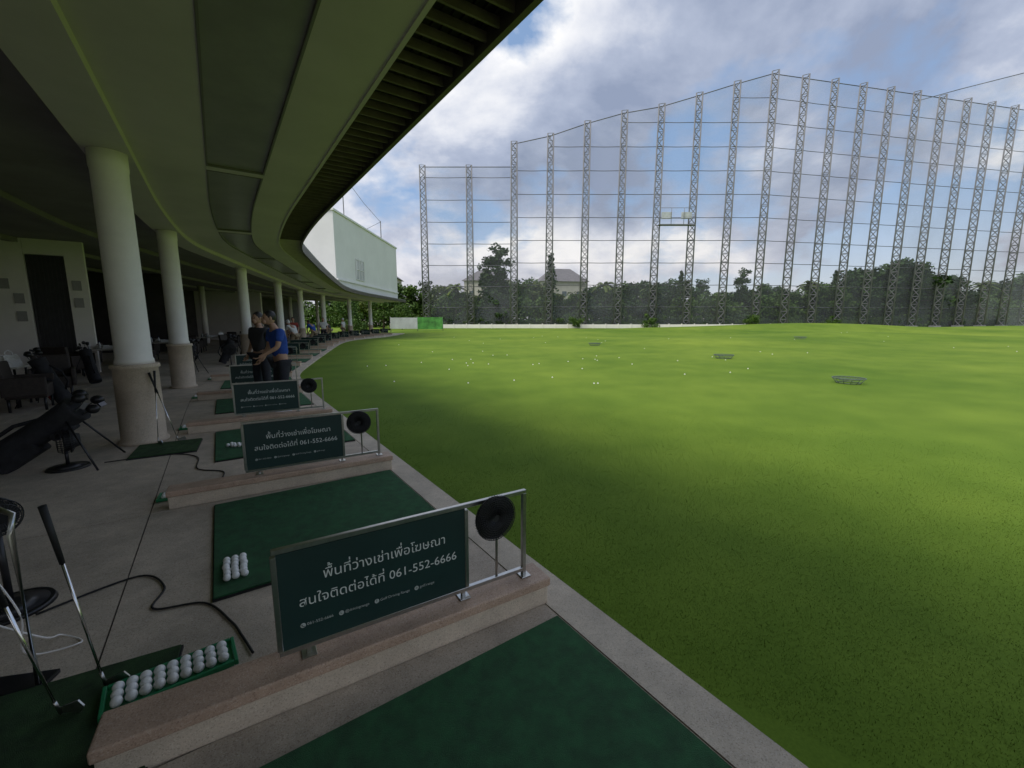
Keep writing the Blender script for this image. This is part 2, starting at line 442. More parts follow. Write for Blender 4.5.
def tray(loc,th,nx,ny,fill,seed,w=None):
    rd=random.Random(seed); p=.0455
    W=nx*p+.045; Lh=ny*p+.035
    root=empty('ball_tray',loc,th,'green plastic ball tray filled with white golf balls','tray','green ball trays beside the bays')
    f=B(); f.box((0,0,.008),(W,Lh,.008))
    for sx in (-1,1): f.box((sx*W/2,0,.016),(.016,Lh+.016,.026))
    for sy in (-1,1): f.box((0,sy*Lh/2,.016),(W-.017,.016,.026))
    f.obj('tray_body',M['tray'],root,bevel=.003,bseg=1)
    for i in range(nx):
        for j in range(ny):
            if rd.random()<fill:
                lx=(i-(nx-1)/2)*p+rd.uniform(-.001,.001); ly=(j-(ny-1)/2)*p+rd.uniform(-.001,.001)
                ball(loc[0]+math.cos(th)*lx-math.sin(th)*ly,loc[1]+math.sin(th)*lx+math.cos(th)*ly,loc[2]+.0335,'white golf ball lying in a green tray','balls in the trays')
mat_at(-.35,1.58,-.16,1.385)
for i,s in enumerate(DIV[1:9]):
    mat_at(s-1.55,s-.03,-.16,1.385)
mat_at(1.0,2.52,-1.25,-.35,'turf2',R(-6),'stance_mat','worn dark green turf mat on the deck')
mat_at(6.35,6.98,-.98,-.32,'turf2',R(-4),'stance_mat','small worn green turf mat beside the column')
tray(Vector((-1.50,1.665,.028)),R(39),9,3,.97,3)
org,th,L=DIVSETS[1]; tray(L(.0,.33,.0)*1,th,4,3,.8,4)
for i in (2,3,4,5,6): 
    org,th,L=DIVSETS[i]; tray(L(.0,.42,0),th,5,3,.7,5+i)
rd=random.Random(5)
base=Vector((-1.765,2.50,0)); tb=R(34.5)
for i in range(3):
    for j in range(6):
        lx=(i-1)*.046+rd.uniform(-.003,.003); ly=(j-2.5)*.046+rd.uniform(-.002,.002)
        ball(base.x+math.cos(tb)*lx-math.sin(tb)*ly+.0,base.y+math.sin(tb)*lx+math.cos(tb)*ly,.046,'white golf ball in a neat block on the green mat','balls laid out on the mat')
c=P(6.2,.06)
for i in range(5):
    for j in range(2): ball(c.x+i*.05-.1+rd.uniform(-.01,.01),c.y+j*.06+rd.uniform(-.01,.01),.046,'white golf ball in a neat block on the green mat','balls laid out on the mat')
k=0
while k<70:
    if rd.random()<.5:
        u=rd.gauss(0,1); v=rd.gauss(0,1); x=.5+u*3.0; y=15+v*3.0
    else: x=rd.uniform(-8,34); y=rd.uniform(12,42)
    if x<np.interp(y,[0,8.3,12,18,28,42],[3,-2.5,-5,-7.4,-10,-12]) or y<10: continue
    ball(x,y,float(height(np.array(x),np.array(y)))+.006,'white golf ball lying on the mown lawn','balls scattered on the lawn'); k+=1

# ---------------------------------------------------------------- golf clubs, racks, fans, bags
def club(p_head,p_grip,name_lab='steel shafted golf iron leaning upright',group='golf clubs',hr=0):
    p=Vector(p_head); q=Vector(p_grip)
    root=empty('golf_club',p,0,name_lab,'golf club',group)
    q0=q-p
    B().cyl((0,0,0),q0*.72,.0045,.0065,n=8).obj('shaft',M['chrome'],root)
    B().cyl(q0*.70,q0,.0095,.0135,n=10).obj('grip',M['rubber'],root)
    h=B()
    rz=Matrix.Rotation(hr,3,'Z')
    pr=[(-.005,0,.0),(.075,-.004,-.004),(.088,-.004,.02),(.07,-.004,.048),(.0,0,.022)]
    bk=[(x_,y_+.012 if z_<.01 else y_+.007,z_) for x_,y_,z_ in pr]
    A=[h.bm.verts.new(rz@Vector(v)) for v in pr]; C_=[h.bm.verts.new(rz@Vector(v)) for v in bk]
    h.bm.faces.new(A); h.bm.faces.new(C_[::-1])
    for i in range(5): h.bm.faces.new((A[i],C_[i],C_[(i+1)%5],A[(i+1)%5]))
    h.cyl((0,0.004,-.002),q0*.08,.0078,.006,n=8)
    h.obj('club_head',M['steel'],root)
    return root
club((-1.76,1.62,.035),(-1.84,1.57,.88),hr=R(20)); club((-1.82,1.49,.035),(-1.78,1.31,.84),hr=R(10))
club((-4.40,5.42,.03),(-4.66,5.40,.93),hr=R(30)); club((-4.55,5.28,.03),(-4.62,5.44,.95),hr=R(-20))
def rack(loc,rotz,label):
    root=empty('club_rack',loc,rotz,label,'rack','club racks')
    f=B(); f.tube([(0,-.02,0),(0,-.02,.72),(0,0,.80),(.05,0,.83),(.5,0,.83),(.55,0,.80),(.55,-.02,.72),(.55,-.02,0)],.012,8)
    f.obj('rail',M['steel'],root)
    B().box((.275,0,.012),(.60,.12,.02)).obj('base_plate',M['blackplastic'],root,bevel=.005)
    return root
rack((-2.62,1.55,0),R(12),'bent steel tube club rack standing on the deck')
def floor_fan(loc,rotz,h=.45,rad=.2,label='black floor fan with round cage on a disc foot'):
    root=empty('floor_fan',loc,rotz,label,'fan','black floor fans')
    f=B(); f.cyl((0,0,0),(0,0,.02),.18,.17,n=28); f.cyl((0,0,.02),(0,0,.045),.15,.04,n=28); f.obj('foot',M['blackplastic'],root)
    B().cyl((0,0,.03),(0,.0,h),.016,n=12).obj('stem',M['blackplastic'],root)
    c=B(); z=h+rad*.6
    for rr in (.3,.55,.8,1.0): c.torus((0,-.06 if rr<1 else -.03,z),rad*rr,.003,'Y',28,5)
    c.torus((0,.04,z),rad,.005,'Y',28,6)
    for k in range(30):
        a=2*math.pi*k/30; ca,sa_=math.cos(a),math.sin(a)
        c.tube([(ca*.03,-.065,z+sa_*.03),(ca*rad*.85,-.06,z+sa_*rad*.85),(ca*rad,-.02,z+sa_*rad),(ca*rad*.95,.05,z+sa_*rad*.95),(ca*.05,.09,z+sa_*.05)],.002,4)
    c.obj('cage',M['blackplastic'],root)
    bl=B()
    for k in range(4):
        a=2*math.pi*k/4+.3; bl.box((math.cos(a)*rad*.5,0,z+math.sin(a)*rad*.5),(rad*.8,.005,rad*.45),(0,-a,0))
    bl.obj('blade',M['rubber'],root)
    B().cyl((0,-.01,z),(0,.12,z),rad*.93,rad*.5,n=24).obj('motor_housing',M['rubber'],root)
    return root
floor_fan((-2.80,2.16,0),R(70),.48,.10)
floor_fan((-4.85,4.45,0),R(-40),.22,.13)
floor_fan(P(12.0,-1.5),R(60)); floor_fan(P(17.2,-.9),R(30))
def cable(pts,label,m='rubber',r=.006):
    P_=[Vector(p) for p in pts]; out=[]
    for i in range(len(P_)-1):
        p0=P_[max(i-1,0)];p1=P_[i];p2=P_[i+1];p3=P_[min(i+2,len(P_)-1)]
        for k in range(8):
            t=k/8; out.append(.5*((2*p1)+(-p0+p2)*t+(2*p0-5*p1+4*p2-p3)*t*t+(-p0+3*p1-3*p2+p3)*t**3))
    out.append(P_[-1])
    o=B().tube(out,r,7).obj('power_cable',M[m]); tag(o,label,'cable','loose cables on the deck'); return o
cable([(-2.6,2.1,.01),(-2.35,2.45,.008),(-2.1,2.35,.008),(-2.0,2.15,.008),(-1.75,2.2,.008),(-1.5,2.05,.008),(-1.38,1.95,.008),(-1.25,1.83,.012)],'thin black power cable snaking over the deck')
cable([(-4.6,4.6,.01),(-4.1,4.9,.008),(-3.7,4.8,.008),(-3.4,4.4,.008),(-3.05,4.3,.008),(-2.85,3.85,.02)],'thin black power cable snaking over the deck')
cable([(-2.35,1.75,.5),(-2.2,1.72,.3),(-2.28,1.78,.05),(-2.15,1.9,.01),(-2.3,1.95,.01),(-2.22,1.8,.12),(-2.4,1.7,.3)],'white looped charging cable hanging from rack','white',.004)
def golf_bag(loc,rotz,tilt=35,label='black golf stand bag with clubs resting on its legs',m='blackcloth',pm=None,sc=1):
    root=empty('golf_bag',loc,rotz,label,'golf bag','golf bags on the deck'); root.scale=(sc,sc,sc)
    ax=Vector((math.sin(R(tilt)),0,math.cos(R(tilt)))); Lb=.88; b0=Vector((0,0,.05)); up=ax.cross(Vector((0,1,0)))
    f=B(); f.tube([b0,b0+ax*.03,b0+ax*.3,b0+ax*.62,b0+ax*.84,b0+ax*Lb],[.12,.125,.115,.11,.125,.13],16); f.obj('bag_body',M[m],root)
    rot=(0,R(tilt),0)
    px_=Vector((math.cos(R(tilt)),0,-math.sin(R(tilt))))
    B().box(b0+ax*.28+px_*.10,(.12,.19,.36),rot).obj('pocket',M[pm or m],root,bevel=.03,bseg=3)
    B().box(b0+ax*.66+px_*.10,(.09,.15,.2),rot).obj('pocket',M[m],root,bevel=.03,bseg=3)
    top=b0+ax*.78
    for sy in (-1,1): B().cyl(top+Vector((0,sy*.08,0)),(top.x+.28,sy*.30,.0),.009,n=8).obj('leg',M['blackplastic'],root)
    st=B(); st.tube([b0+ax*.25+Vector((-.12,0,.0)),b0+ax*.4+Vector((-.24,.03,.02)),b0+ax*.6+Vector((-.25,.03,.02)),b0+ax*.75+Vector((-.13,0,0))],.018,8); st.obj('strap',M['blackcloth'],root)
    rr=random.Random(int(loc[0]*100))
    for k in range(7):
        hd=B()
        a=k*.9; v=Vector((math.cos(a)*.07*up.x,math.sin(a)*.07,math.cos(a)*.07*up.z)); l=rr.uniform(.08,.2)
        e=b0+ax*(Lb+l)+v*1.3; hd.cyl(b0+ax*(Lb-.1)+v,e,.005,n=6)
        if k%2==0: hd.sph(e,(.055,.04,.045),10,7)
        else: hd.box(e,(.065,.018,.04),(rr.uniform(-1,1),rr.uniform(-1,1),rr.uniform(-2,2)))
        hd.obj('club',M['blackplastic'] if k%2==0 else M['darksteel'],root)
    return root
golf_bag((-5.55,4.25,0),R(24),55,'large black golf stand bag leaning on its legs',sc=1.15)
golf_bag(P(15,-1.6),R(60),25); golf_bag(P(21,-1.5),R(80),20); golf_bag(P(14.0,-3.0),R(150),30)
golf_bag(P(11.3,-2.6),R(200),22,'dark golf stand bag with red pocket standing behind the bays',pm='redshirt'); golf_bag(P(18,-1.4),R(40),22); golf_bag(P(24.2,-1.3),R(70),22); golf_bag(P(27.5,-1.2),R(20),18)
def table(loc,rotz,w=1.1,d=.7,h=.74):
    root=empty('table',loc,rotz,'low laminate table with dark steel legs behind the bays','table','tables behind the bays')
    B().box((0,0,h-.015),(w,d,.03)).obj('table_top',M['tabletop'],root,bevel=.006)
    for sx in(-1,1):
        for sy in(-1,1): B().cyl((sx*(w/2-.06),sy*(d/2-.06),0),(sx*(w/2-.06),sy*(d/2-.06),h-.03),.018,n=8).obj('leg',M['blackplastic'],root)
    return root
def chair(loc,rotz,m='woodchair'):
    root=empty('chair',loc,rotz,'dark rattan armchair standing on the deck','chair','chairs behind the bays')
    B().box((0,0,.34),(.56,.52,.24)).obj('seat',M[m],root,bevel=.03)
    B().box((0,.27,.62),(.56,.10,.52),(R(-8),0,0)).obj('backrest',M[m],root,bevel=.03)
    for sx in(-1,1):
        a=B(); a.box((sx*.31,.0,.44),(.07,.56,.34)); a.obj('armrest',M[m],root,bevel=.02)
    for sx in(-1,1):
        for sy in(-1,1): B().cyl((sx*.25,sy*.22,0),(sx*.25,sy*.22,.24),.02,n=8).obj('leg',M['blackplastic'],root)
    return root
def towel(loc,rotz):
    b=B(); n=10
    for i,(z,s) in enumerate([(.02,1),(.05,.94),(.08,.9)]): b.box((.01*i,.01*i,z),(.3*s,.2*s,.026))
    o=b.obj('folded_towel',M['towel'],None,bevel=.01,bseg=3,loc=loc,rotz=rotz); tag(o,'stack of folded white towels lying on a table','towel','towels on tables')
def carrier(loc,rotz,m='towel'):
    b=B(); b.box((0,0,.11),(.3,.16,.22)); 
    for v in b.bm.verts:
        if v.co.z>.15: v.co.x*=.7; v.co.y*=.35
    bmesh.ops.subdivide_edges(b.bm,edges=b.bm.edges[:],cuts=3,use_grid_fill=True)
    rr=random.Random(int(loc[0]*77))
    for v in b.bm.verts:
        if v.co.z>.01: v.co+=Vector((rr.uniform(-.018,.018),rr.uniform(-.018,.018),rr.uniform(-.02,.02)))
    b.tube([(-.06,0,.2),(-.05,0,.28),(0,0,.31),(.05,0,.28),(.06,0,.2)],.008,6)
    o=b.obj('carrier_bag',M[m],None,loc=loc,rotz=rotz); tag(o,'crumpled carrier bag with loop handle lying on table','bag','bags on tables')
def bottle(loc):
    root=empty('water_bottle',loc,0,'small clear water bottle standing on table','bottle','bottles on tables')
    B().tube([(0,0,0),(0,0,.13),(0,0,.17),(0,0,.19)],[.03,.03,.013,.012],12).obj('bottle_body',M['bannerwhite'],root)
    B().cyl((0,0,.19),(0,0,.205),.014,n=12).obj('cap',M['blue'],root)
tbl=[(8.6,-4.1,20),(11.5,-3.7,35),(16,-3.8,30),(20,-3.9,20),(25,-3.9,15),(6.6,-4.6,10),(31,-3.9,10),(9.6,-5.2,30)]
for q,(s,of,a) in enumerate(tbl):
    p=P(s,of); near=s<10; h=.55 if near else .74
    table(p,R(a),1.4 if near else 1.1,.7,h); towel((p.x+.1,p.y,h),R(a+20)); bottle((p.x-.25,p.y+.1,h)); bottle((p.x-.35,p.y-.12,h))
    towel((p.x-.32,p.y+.22,h),R(a-30)); carrier((p.x+.42,p.y+.12,h),R(a+50)); 
    if near: carrier((p.x-.05,p.y+.2,h),R(a-60),'blackcloth'); carrier((p.x-.55,p.y-.05,h),R(a+10)); bottle((p.x+.25,p.y-.2,h)); bottle((p.x+.52,p.y-.1,h))
    if not near: chair(p+Vector((.2,1.0,0)),R(a+10))
    if s>9.8:
        chair(p+Vector((.95,-.1,0)),R(a+90+random.uniform(-30,30))); chair(p+Vector((-.2,-1.0,0)),R(a+180+random.uniform(-30,30))); chair(p+Vector((-.9,.3,0)),R(a-90))

# ---------------------------------------------------------------- clubhouse
cb=empty('clubhouse',P(20,-5),0,'long curved driving range building with deep canopy and white columns','building')
CB_OFF=Vector(P(20,-5))
def part(bld,name,m,bevel=0,parent=cb):
    o=bld.obj(name,M[m],None,bevel=bevel); o.parent=parent
    o.data.transform(Matrix.Translation(-CB_OFF)) if parent is cb else None
    return o
ZC=3.70
PAN=((-2.2,2.6),(2.75,7.5),(7.7,12.4),(12.7,17.3),(17.5,22.2),(22.4,27),(27.2,32),(32.2,37))
b=B(); sweep(b,rect(-.70,.05,ZC,ZC+.04),S_BEG,S_END); sweep(b,rect(.75,1.33,ZC,ZC+.04),S_BEG,S_END)
e0=S_BEG
for (a,c) in PAN: sweep(b,rect(.052,.748,ZC,ZC+.04),e0,a); e0=c
sweep(b,rect(.052,.748,ZC,ZC+.04),e0,S_END)
part(b,'soffit','soffit')
for (a,c) in PAN:
    f=B(); 
    sweep(f,rect(.052,.072,ZC-.008,ZC+.09),a,c); sweep(f,rect(.728,.748,ZC-.008,ZC+.09),a,c)
    sweep(f,rect(.073,.727,ZC-.008,ZC+.09),a,a+.022); sweep(f,rect(.073,.727,ZC-.008,ZC+.09),c-.022,c)
    part(f,'panel_frame','panelframe')
    part(sweep(B(),rect(.073,.727,ZC+.025,ZC+.035),a+.023,c-.023),'recessed_panel','soffitpanel')
part(sweep(B(),rect(-1.16,-.70,3.60,4.0),S_BEG,S_END),'beam','soffit')
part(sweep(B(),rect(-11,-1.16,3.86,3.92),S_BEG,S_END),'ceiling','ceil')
part(sweep(B(),[(1.93,3.95),(-.5,4.05),(-11.1,5.6),(-11.1,5.5),(-.5,3.97),(1.93,3.90)],S_BEG,S_END),'roof','roof')
part(sweep(B(),rect(1.88,1.93,3.66,3.90),S_BEG,S_END),'fascia','fascia')
part(sweep(B(),rect(1.33,1.37,3.685,3.86),S_BEG,S_END),'eaves_trim','soffit')
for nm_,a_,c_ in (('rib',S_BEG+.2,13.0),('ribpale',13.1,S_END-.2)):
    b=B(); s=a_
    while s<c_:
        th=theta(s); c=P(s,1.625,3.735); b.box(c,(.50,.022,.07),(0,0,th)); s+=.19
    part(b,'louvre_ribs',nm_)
b=B()
for o_ in (1.42,1.50,1.58,1.66,1.74,1.82): sweep(b,rect(o_,o_+.02,3.775,3.80),S_BEG,S_END)
sweep(b,rect(1.375,1.875,3.84,3.86),S_BEG,S_END)
part(b,'louvre_slats','louvre')
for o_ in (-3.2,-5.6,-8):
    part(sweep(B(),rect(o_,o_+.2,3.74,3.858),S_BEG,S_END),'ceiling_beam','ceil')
cs=[1.25,7.30,12.6,19.6,26.0,31.9,37.5,43.5,49.5]
for s in cs:
    p=P(s,-.93)
    cr=empty('column'); cr.parent=cb; cr.location=p-CB_OFF
    B().tube([(0,0,0),(0,0,.04),(0,0,.05),(0,0,.98),(0,0,.99),(0,0,1.04)],[.262,.262,.238,.232,.255,.25],32).obj('pedestal',M['stone'],cr)
    B().tube([(0,0,1.04),(0,0,1.09),(0,0,1.12),(0,0,3.3),(0,0,3.38),(0,0,3.42),(0,0,3.60)],[.205,.20,.188,.18,.182,.19,.19],32).obj('shaft',M['white'],cr)
for s in np.arange(16,52,5.9):
    p=P(float(s),-7.6); cr=empty('column'); cr.parent=cb; cr.location=p-CB_OFF
    B().cyl((0,0,0),(0,0,3.86),.18,n=20).obj('shaft',M['wallwhite'],cr)
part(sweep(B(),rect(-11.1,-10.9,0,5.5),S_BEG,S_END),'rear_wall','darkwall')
p=Vector((-12.8,13,0)); th=t0
wl=empty('partition_wall'); wl.parent=cb; wl.location=p-CB_OFF; wl.rotation_euler[2]=th
wx=B(); wx.box((-.13,0,1.93),(.42,.18,3.86)); wx.box((-2.15,0,1.93),(2.0,.18,3.86)); wx.box((-.74,0,3.65),(.8,.179,.42)); wx.obj('wall_render',M['wallwhite'],wl)
dr=B(); dr.box((-.74,.03,1.72),(.8,.05,3.43))
for k in range(9): dr.box((-1.09+k*.087,-.01,1.72),(.035,.03,3.40))
dr.obj('slatted_door',M['doordark'],wl)
for (x_,z_) in ((-.15,2.6),(-.15,2.1),(-1.35,2.2),(-1.35,1.7),(-1.6,2.6)): B().box((x_,-.105,z_),(.2,.02,.28)).obj('picture_frame',M['soffitpanel'],wl,bevel=.004)
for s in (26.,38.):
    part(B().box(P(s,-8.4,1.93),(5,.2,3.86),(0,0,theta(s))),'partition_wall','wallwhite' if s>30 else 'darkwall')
up=empty('upper_storey'); up.parent=cb; up.location=Vector((-19.0,42,0))-CB_OFF
B().box((0,0,6.85),(11.2,17.5,5.7)).obj('block_wall',M['bldwhite'],up,bevel=.03)
B().box((0,0,9.78),(11.4,17.7,.16)).obj('parapet',M['bldwhite'],up,bevel=.02)
B().box((5.66,0,4.7),(.12,17.5,.12)).obj('string_course',M['bldwhite'],up)
for yy in (-3.6,):
    B().box((5.61,yy,5.9),(.05,2.0,1.7)).obj('window_pane',M['paleglass'],up)
    f=B()
    for k in (-1.0,-.33,.33,1.0): f.box((5.65,yy+k,5.9),(.05,.05,1.8))
    for k in (-.85,0,.85): f.box((5.655,yy,5.9+k),(.04,2.0,.05))
    f.obj('window_frame',M['bldwhite'],up)
mst=empty('roof_mast',(-13.8,46.5,9.85),0,'thin steel antenna mast with guy wires on the roof','mast')
B().cyl((0,0,0),(0,0,2.0),.05,n=8).cyl((0,-10,0),(0,-10,3.6),.04,n=8).obj('pole',M['galv'],mst)
B().tube([(0,0,1.9),(0,-5,2.5),(0,-10,3.5)],.02,5).tube([(0,-10,3.5),(0,-12.5,.1)],.02,5).tube([(0,0,1.9),(0,-5,.1)],.02,5).obj('guy_wire',M['cable'],mst)

# ---------------------------------------------------------------- net towers
def tower_mesh(Ht):
    b=B(); w0,w1=.68,.54; nseg=28; hs=Ht/nseg
    def cor(z): 
        w=w0+(w1-w0)*z/Ht; return [Vector((sx*w,sy*w,z)) for sx,sy in((-1,-1),(1,-1),(1,1),(-1,1))]
    a=cor(0); t=cor(Ht)
    for i in range(4): b.cyl(a[i],t[i],.14,.12,n=6)
    for k in range(nseg):
        c0=cor(k*hs); c1=cor((k+1)*hs)
        for i in range(4):
            j=(i+1)%4
            b.cyl(c1[i],c1[j],.06,n=4,caps=False)
            if k%2: b.cyl(c0[i],c1[j],.075,n=4,caps=False)
            else: b.cyl(c0[j],c1[i],.075,n=4,caps=False)
    b.box((0,0,.1),(2.0,2.0,.6))
    return b
TH_=47.0
tw=tower_mesh(TH_).obj('lattice_tower',M['galv']); tag(tw,'tall galvanised lattice tower carrying the golf net','tower','lattice towers carrying the net')
poles=[(-17.9,90,32),(-8.6,90,32)]
hB=[34.8,36.2,38.4,40.2,41.3,43.2,45.2,47]
for i in range(8): poles.append((.4+i*6.9,86,hB[i]))
for i in range(1,12): poles.append((48.7+6.6*i,86+1.44*i,47))
first=True
for (x,y,h) in poles:
    z=float(height(np.array(x),np.array(y)))
    if first: o=tw; first=False
    else: o=tw.copy(); COL.objects.link(o)
    o.location=(x,y,z); o.scale=(1,1,h/TH_); o.rotation_euler[2]=math.atan2(x,y)*-1
def netseg(pl,label,cables=True):
    root=empty('safety_net',(pl[0][0],pl[0][1],0),0,label,'net','tall ball nets around the range'); o0=Vector((pl[0][0],pl[0][1],0))
    b=B()
    for i in range(len(pl)-1):
        (x,y,h),(x2,y2,h2)=pl[i],pl[i+1]
        b.poly([Vector((x,y+.85,0))-o0,Vector((x2,y2+.85,0))-o0,Vector((x2,y2+.85,h2))-o0,Vector((x,y+.85,h))-o0])
    b.obj('net_mesh',M['net'],root)
    zz=4.2; top=max(h for _,_,h in pl)
    c=B()
    for i in range(len(pl)-1):
        (x,y,h),(x2,y2,h2)=pl[i],pl[i+1]
        c.tube([Vector((x,y+.85,h))-o0,Vector((x2,y2+.85,h2))-o0],.085,4)
    c.obj('head_cable',M['cable'],root)
    while zz<top-1 and cables:
        c=B(); any_=False
        for i in range(len(pl)-1):
            (x,y,h),(x2,y2,h2)=pl[i],pl[i+1]
            if zz<min(h,h2)-.5:
                mid=Vector(((x+x2)/2,(y+y2)/2+.85,zz-.05))-o0
                c.tube([Vector((x,y+.85,zz))-o0,mid,Vector((x2,y2+.85,zz))-o0],.06,4); any_=True
        if any_: c.obj('support_cable',M['cable'],root)
        else: c.bm.free()
        zz+=4.3
netseg([poles[0],poles[1],(.4,90,32)],'grey ball net strung between shorter lattice towers')
netseg(poles[2:],'tall grey ball net strung between lattice towers')
netseg([(98,111,54),(105,107.5,55),(114,103,56),(124,98,57)],'higher grey side net rising behind the towers',False)
fp=empty('floodlight_platform',(31.5,85.0,19.6),0,'white floodlight boxes on a small steel platform fixed to tower','floodlight')
B().box((0,0,0),(7.0,1.2,.12)).obj('platform_deck',M['galv'],fp)
f=B()
for x_ in (-3.4,-1.2,1.2,3.4): f.cyl((x_,-.55,0),(x_,-.55,3.0),.05,n=6)
for z_ in (1.1,3.0): f.cyl((-3.4,-.55,z_),(3.4,-.55,z_),.045,n=6)
f.obj('railing',M['galv'],fp)
for x_ in (-2.0,1.8): B().box((x_,-.2,1.7),(1.9,.4,1.2)).obj('floodlight',M['paleglass'],fp,bevel=.05)

# ---------------------------------------------------------------- trees
def leaves(centers,rads,per,size,rg,flat=1.0):
    pts=[];
    for c,rr in zip(centers,rads):
        d=rg.normal(size=(per,3)); d/=np.linalg.norm(d,axis=1)[:,None]
        q=c+d*(rr*rg.uniform(.35,1.08,(per,1)))*np.array([1,1,flat]); pts.append(q)
    pts=np.concatenate(pts); n=len(pts)
    u=rg.normal(size=(n,3)); u/=np.linalg.norm(u,axis=1)[:,None]
    w=rg.normal(size=(n,3)); v=np.cross(u,w); v/=np.linalg.norm(v,axis=1)[:,None]
    s=size*rg.uniform(.6,1.4,(n,1))
    return np.stack([pts-u*s,pts-v*s*.55,pts+u*s,pts+v*s*.55],1)
def tree(kind,seed,leaf,Hh=10.0):
    rg=np.random.default_rng(seed); rr=random.Random(seed)
    root=empty('tree',(0,0,0),0)
    b=B(); cen=[];rad=[]
    if kind=='broad':
        th_=Hh*.35; b.tube([(0,0,-.3),(.1,0,th_*.5),(.05,.1,th_),(.2,.1,Hh*.75)],[.28,.2,.16,.05],8)
        for k in range(42):
            a=rr.uniform(0,6.28); rad_=Hh*.36*math.sqrt(rr.random()); z=Hh*rr.uniform(.28,.9)
            sc=1-.55*max(0,(z/Hh-.6)/.4)
            c=(math.cos(a)*rad_*sc,math.sin(a)*rad_*sc,z); cen.append(c); rad.append(Hh*rr.uniform(.08,.14))
            if k%4==0: b.tube([(.05,.05,th_*rr.uniform(.8,1.3)),tuple(np.array(c)*.6+np.array([0,0,th_*.4])),c],[.09,.06,.02],6)
        L_=leaves(np.array(cen),rad,95,Hh*.027,rg,.8)
    elif kind=='tall':
        b.tube([(0,0,-.3),(.1,0,Hh*.5),(0,.1,Hh*.95)],[.25,.17,.04],8)
        for k in range(36):
            z=Hh*rr.uniform(.3,.97); wd=Hh*.2*(1-.6*(z/Hh)); a=rr.uniform(0,6.28)
            c=(math.cos(a)*wd*rr.random(),math.sin(a)*wd*rr.random(),z); cen.append(c); rad.append(Hh*rr.uniform(.04,.08))
            if k%3==0: b.tube([(.05,.05,z*.85),c],[.06,.02],5)
        L_=leaves(np.array(cen),rad,80,Hh*.018,rg,.8)
    elif kind=='conifer':
        b.tube([(0,0,-.3),(0,0,Hh)],[.2,.03],8)
        for k in range(34):
            z=Hh*(.08+.9*k/34); wd=Hh*.12*(1-(z/Hh))+.15
            a=k*2.4; cen.append((math.cos(a)*wd*.6,math.sin(a)*wd*.6,z)); rad.append(wd*.8+.1)
        L_=leaves(np.array(cen),rad,55,Hh*.016,rg,.9)
    elif kind=='palm':
        b.tube([(0,0,-.3),(.2,0,Hh*.5),(.1,0,Hh*.85)],[.2,.14,.11],8)
        qs=[]
        for k in range(16):
            a=k*.41*math.pi; el=rr.uniform(-.1,1.1); Lf=Hh*.3
            pts=[]
            for t in np.linspace(0,1,12):
                h=Hh*.85+math.sin(el)*Lf*t-1.0*Lf*.6*t*t; rad_=math.cos(el)*Lf*t
                pts.append(np.array([math.cos(a)*rad_+.1,math.sin(a)*rad_,h]))
            for i in range(11):
                p0,p1=pts[i],pts[i+1]; sd=np.array([-math.sin(a),math.cos(a),-.4])*Hh*.05*(1-.5*i/11)
                qs.append([p0,p1,p1+sd,p0+sd*.9]); sd2=np.array([math.sin(a),-math.cos(a),-.4])*Hh*.05*(1-.5*i/11); qs.append([p0,p1,p1+sd2,p0+sd2*.9])
        L_=np.array(qs)
    else:
        b.tube([(0,0,-.2),(.05,0,Hh*.5)],[.08,.04],6)
        for k in range(18):
            a=rr.uniform(0,6.28); rad_=Hh*.45*math.sqrt(rr.random())
            cen.append((math.cos(a)*rad_,math.sin(a)*rad_,Hh*rr.uniform(.12,.8))); rad.append(Hh*rr.uniform(.14,.24))
        L_=leaves(np.array(cen),rad,80,Hh*.045,rg,.8)
    b.obj('trunk',M['bark'],root)
    me=npmesh('crown',L_,4,M[leaf]); cr=bpy.data.objects.new('crown',me); COL.objects.link(cr); cr.parent=root
    return root
protos={}
for nm,kind,leaf,cnt in (('broadA','broad','leafA',2),('broadB','broad','leafB',2),('broadC','broad','leafC',1),('tall','tall','leafB',2),('con','conifer','leafB',1),('palm','palm','leafC',1),('bush','bush','leafA',2),('bushB','bush','leafB',2)):
    protos[nm]=[tree(kind,(11*len(nm)+7*i+len(leaf)*3+ord(nm[-1])),leaf) for i in range(cnt)]
used=set()
LAB={'broadA':'broad leafy green tree standing behind the net','broadB':'dense dark green broad tree behind the net','broadC':'olive green leafy tree behind the net','tall':'tall slender dark tree rising above the tree belt','con':'narrow dark conifer standing behind the net','palm':'palm tree with drooping fronds among the tree belt','bush':'rounded green bush at the foot of the net','bushB':'dark green bush at the foot of the net'}
def put(nm,x,y,h,i=0,wide=1.0):
    src=protos[nm][i%len(protos[nm])]; z=float(height(np.array(x),np.array(y)))
    s=h/10.0; key=(nm,i%len(protos[nm]))
    bush=nm.startswith('bush'); 
    if key not in used: used.add(key); o=src
    else: o=copy_thing(src,(0,0,0))
    o.location=(x,y,z); o.rotation_euler[2]=random.uniform(0,6.28); o.scale=(s*wide,s*wide,s)
    if bush: o.name='bush'
    tag(o,LAB[nm],'bush' if bush else 'tree','bushes at the foot of the net' if bush else 'trees behind the net')
x=-42; i=0
while x<150:
    nm=random.choice(['broadA','broadB','broadA','broadC','broadB','broadA','tall'])
    y=random.uniform(95,104)+max(0,(x-48)*.22)
    hbase=9.4 if x<75 else 10.5
    if 9<x<19 or -9<x<-2: hbase=8.6
    h=random.uniform(.68,1.22)*hbase*(y/97)
    put(nm,x,y,h,i,1.3); x+=random.uniform(2.2,3.6); i+=1
put('tall',-3.3,96,17.8,0,1.35); put('tall',-5.8,99,14,1,1.1); put('con',8.2,92,15.8,0,1.0); 
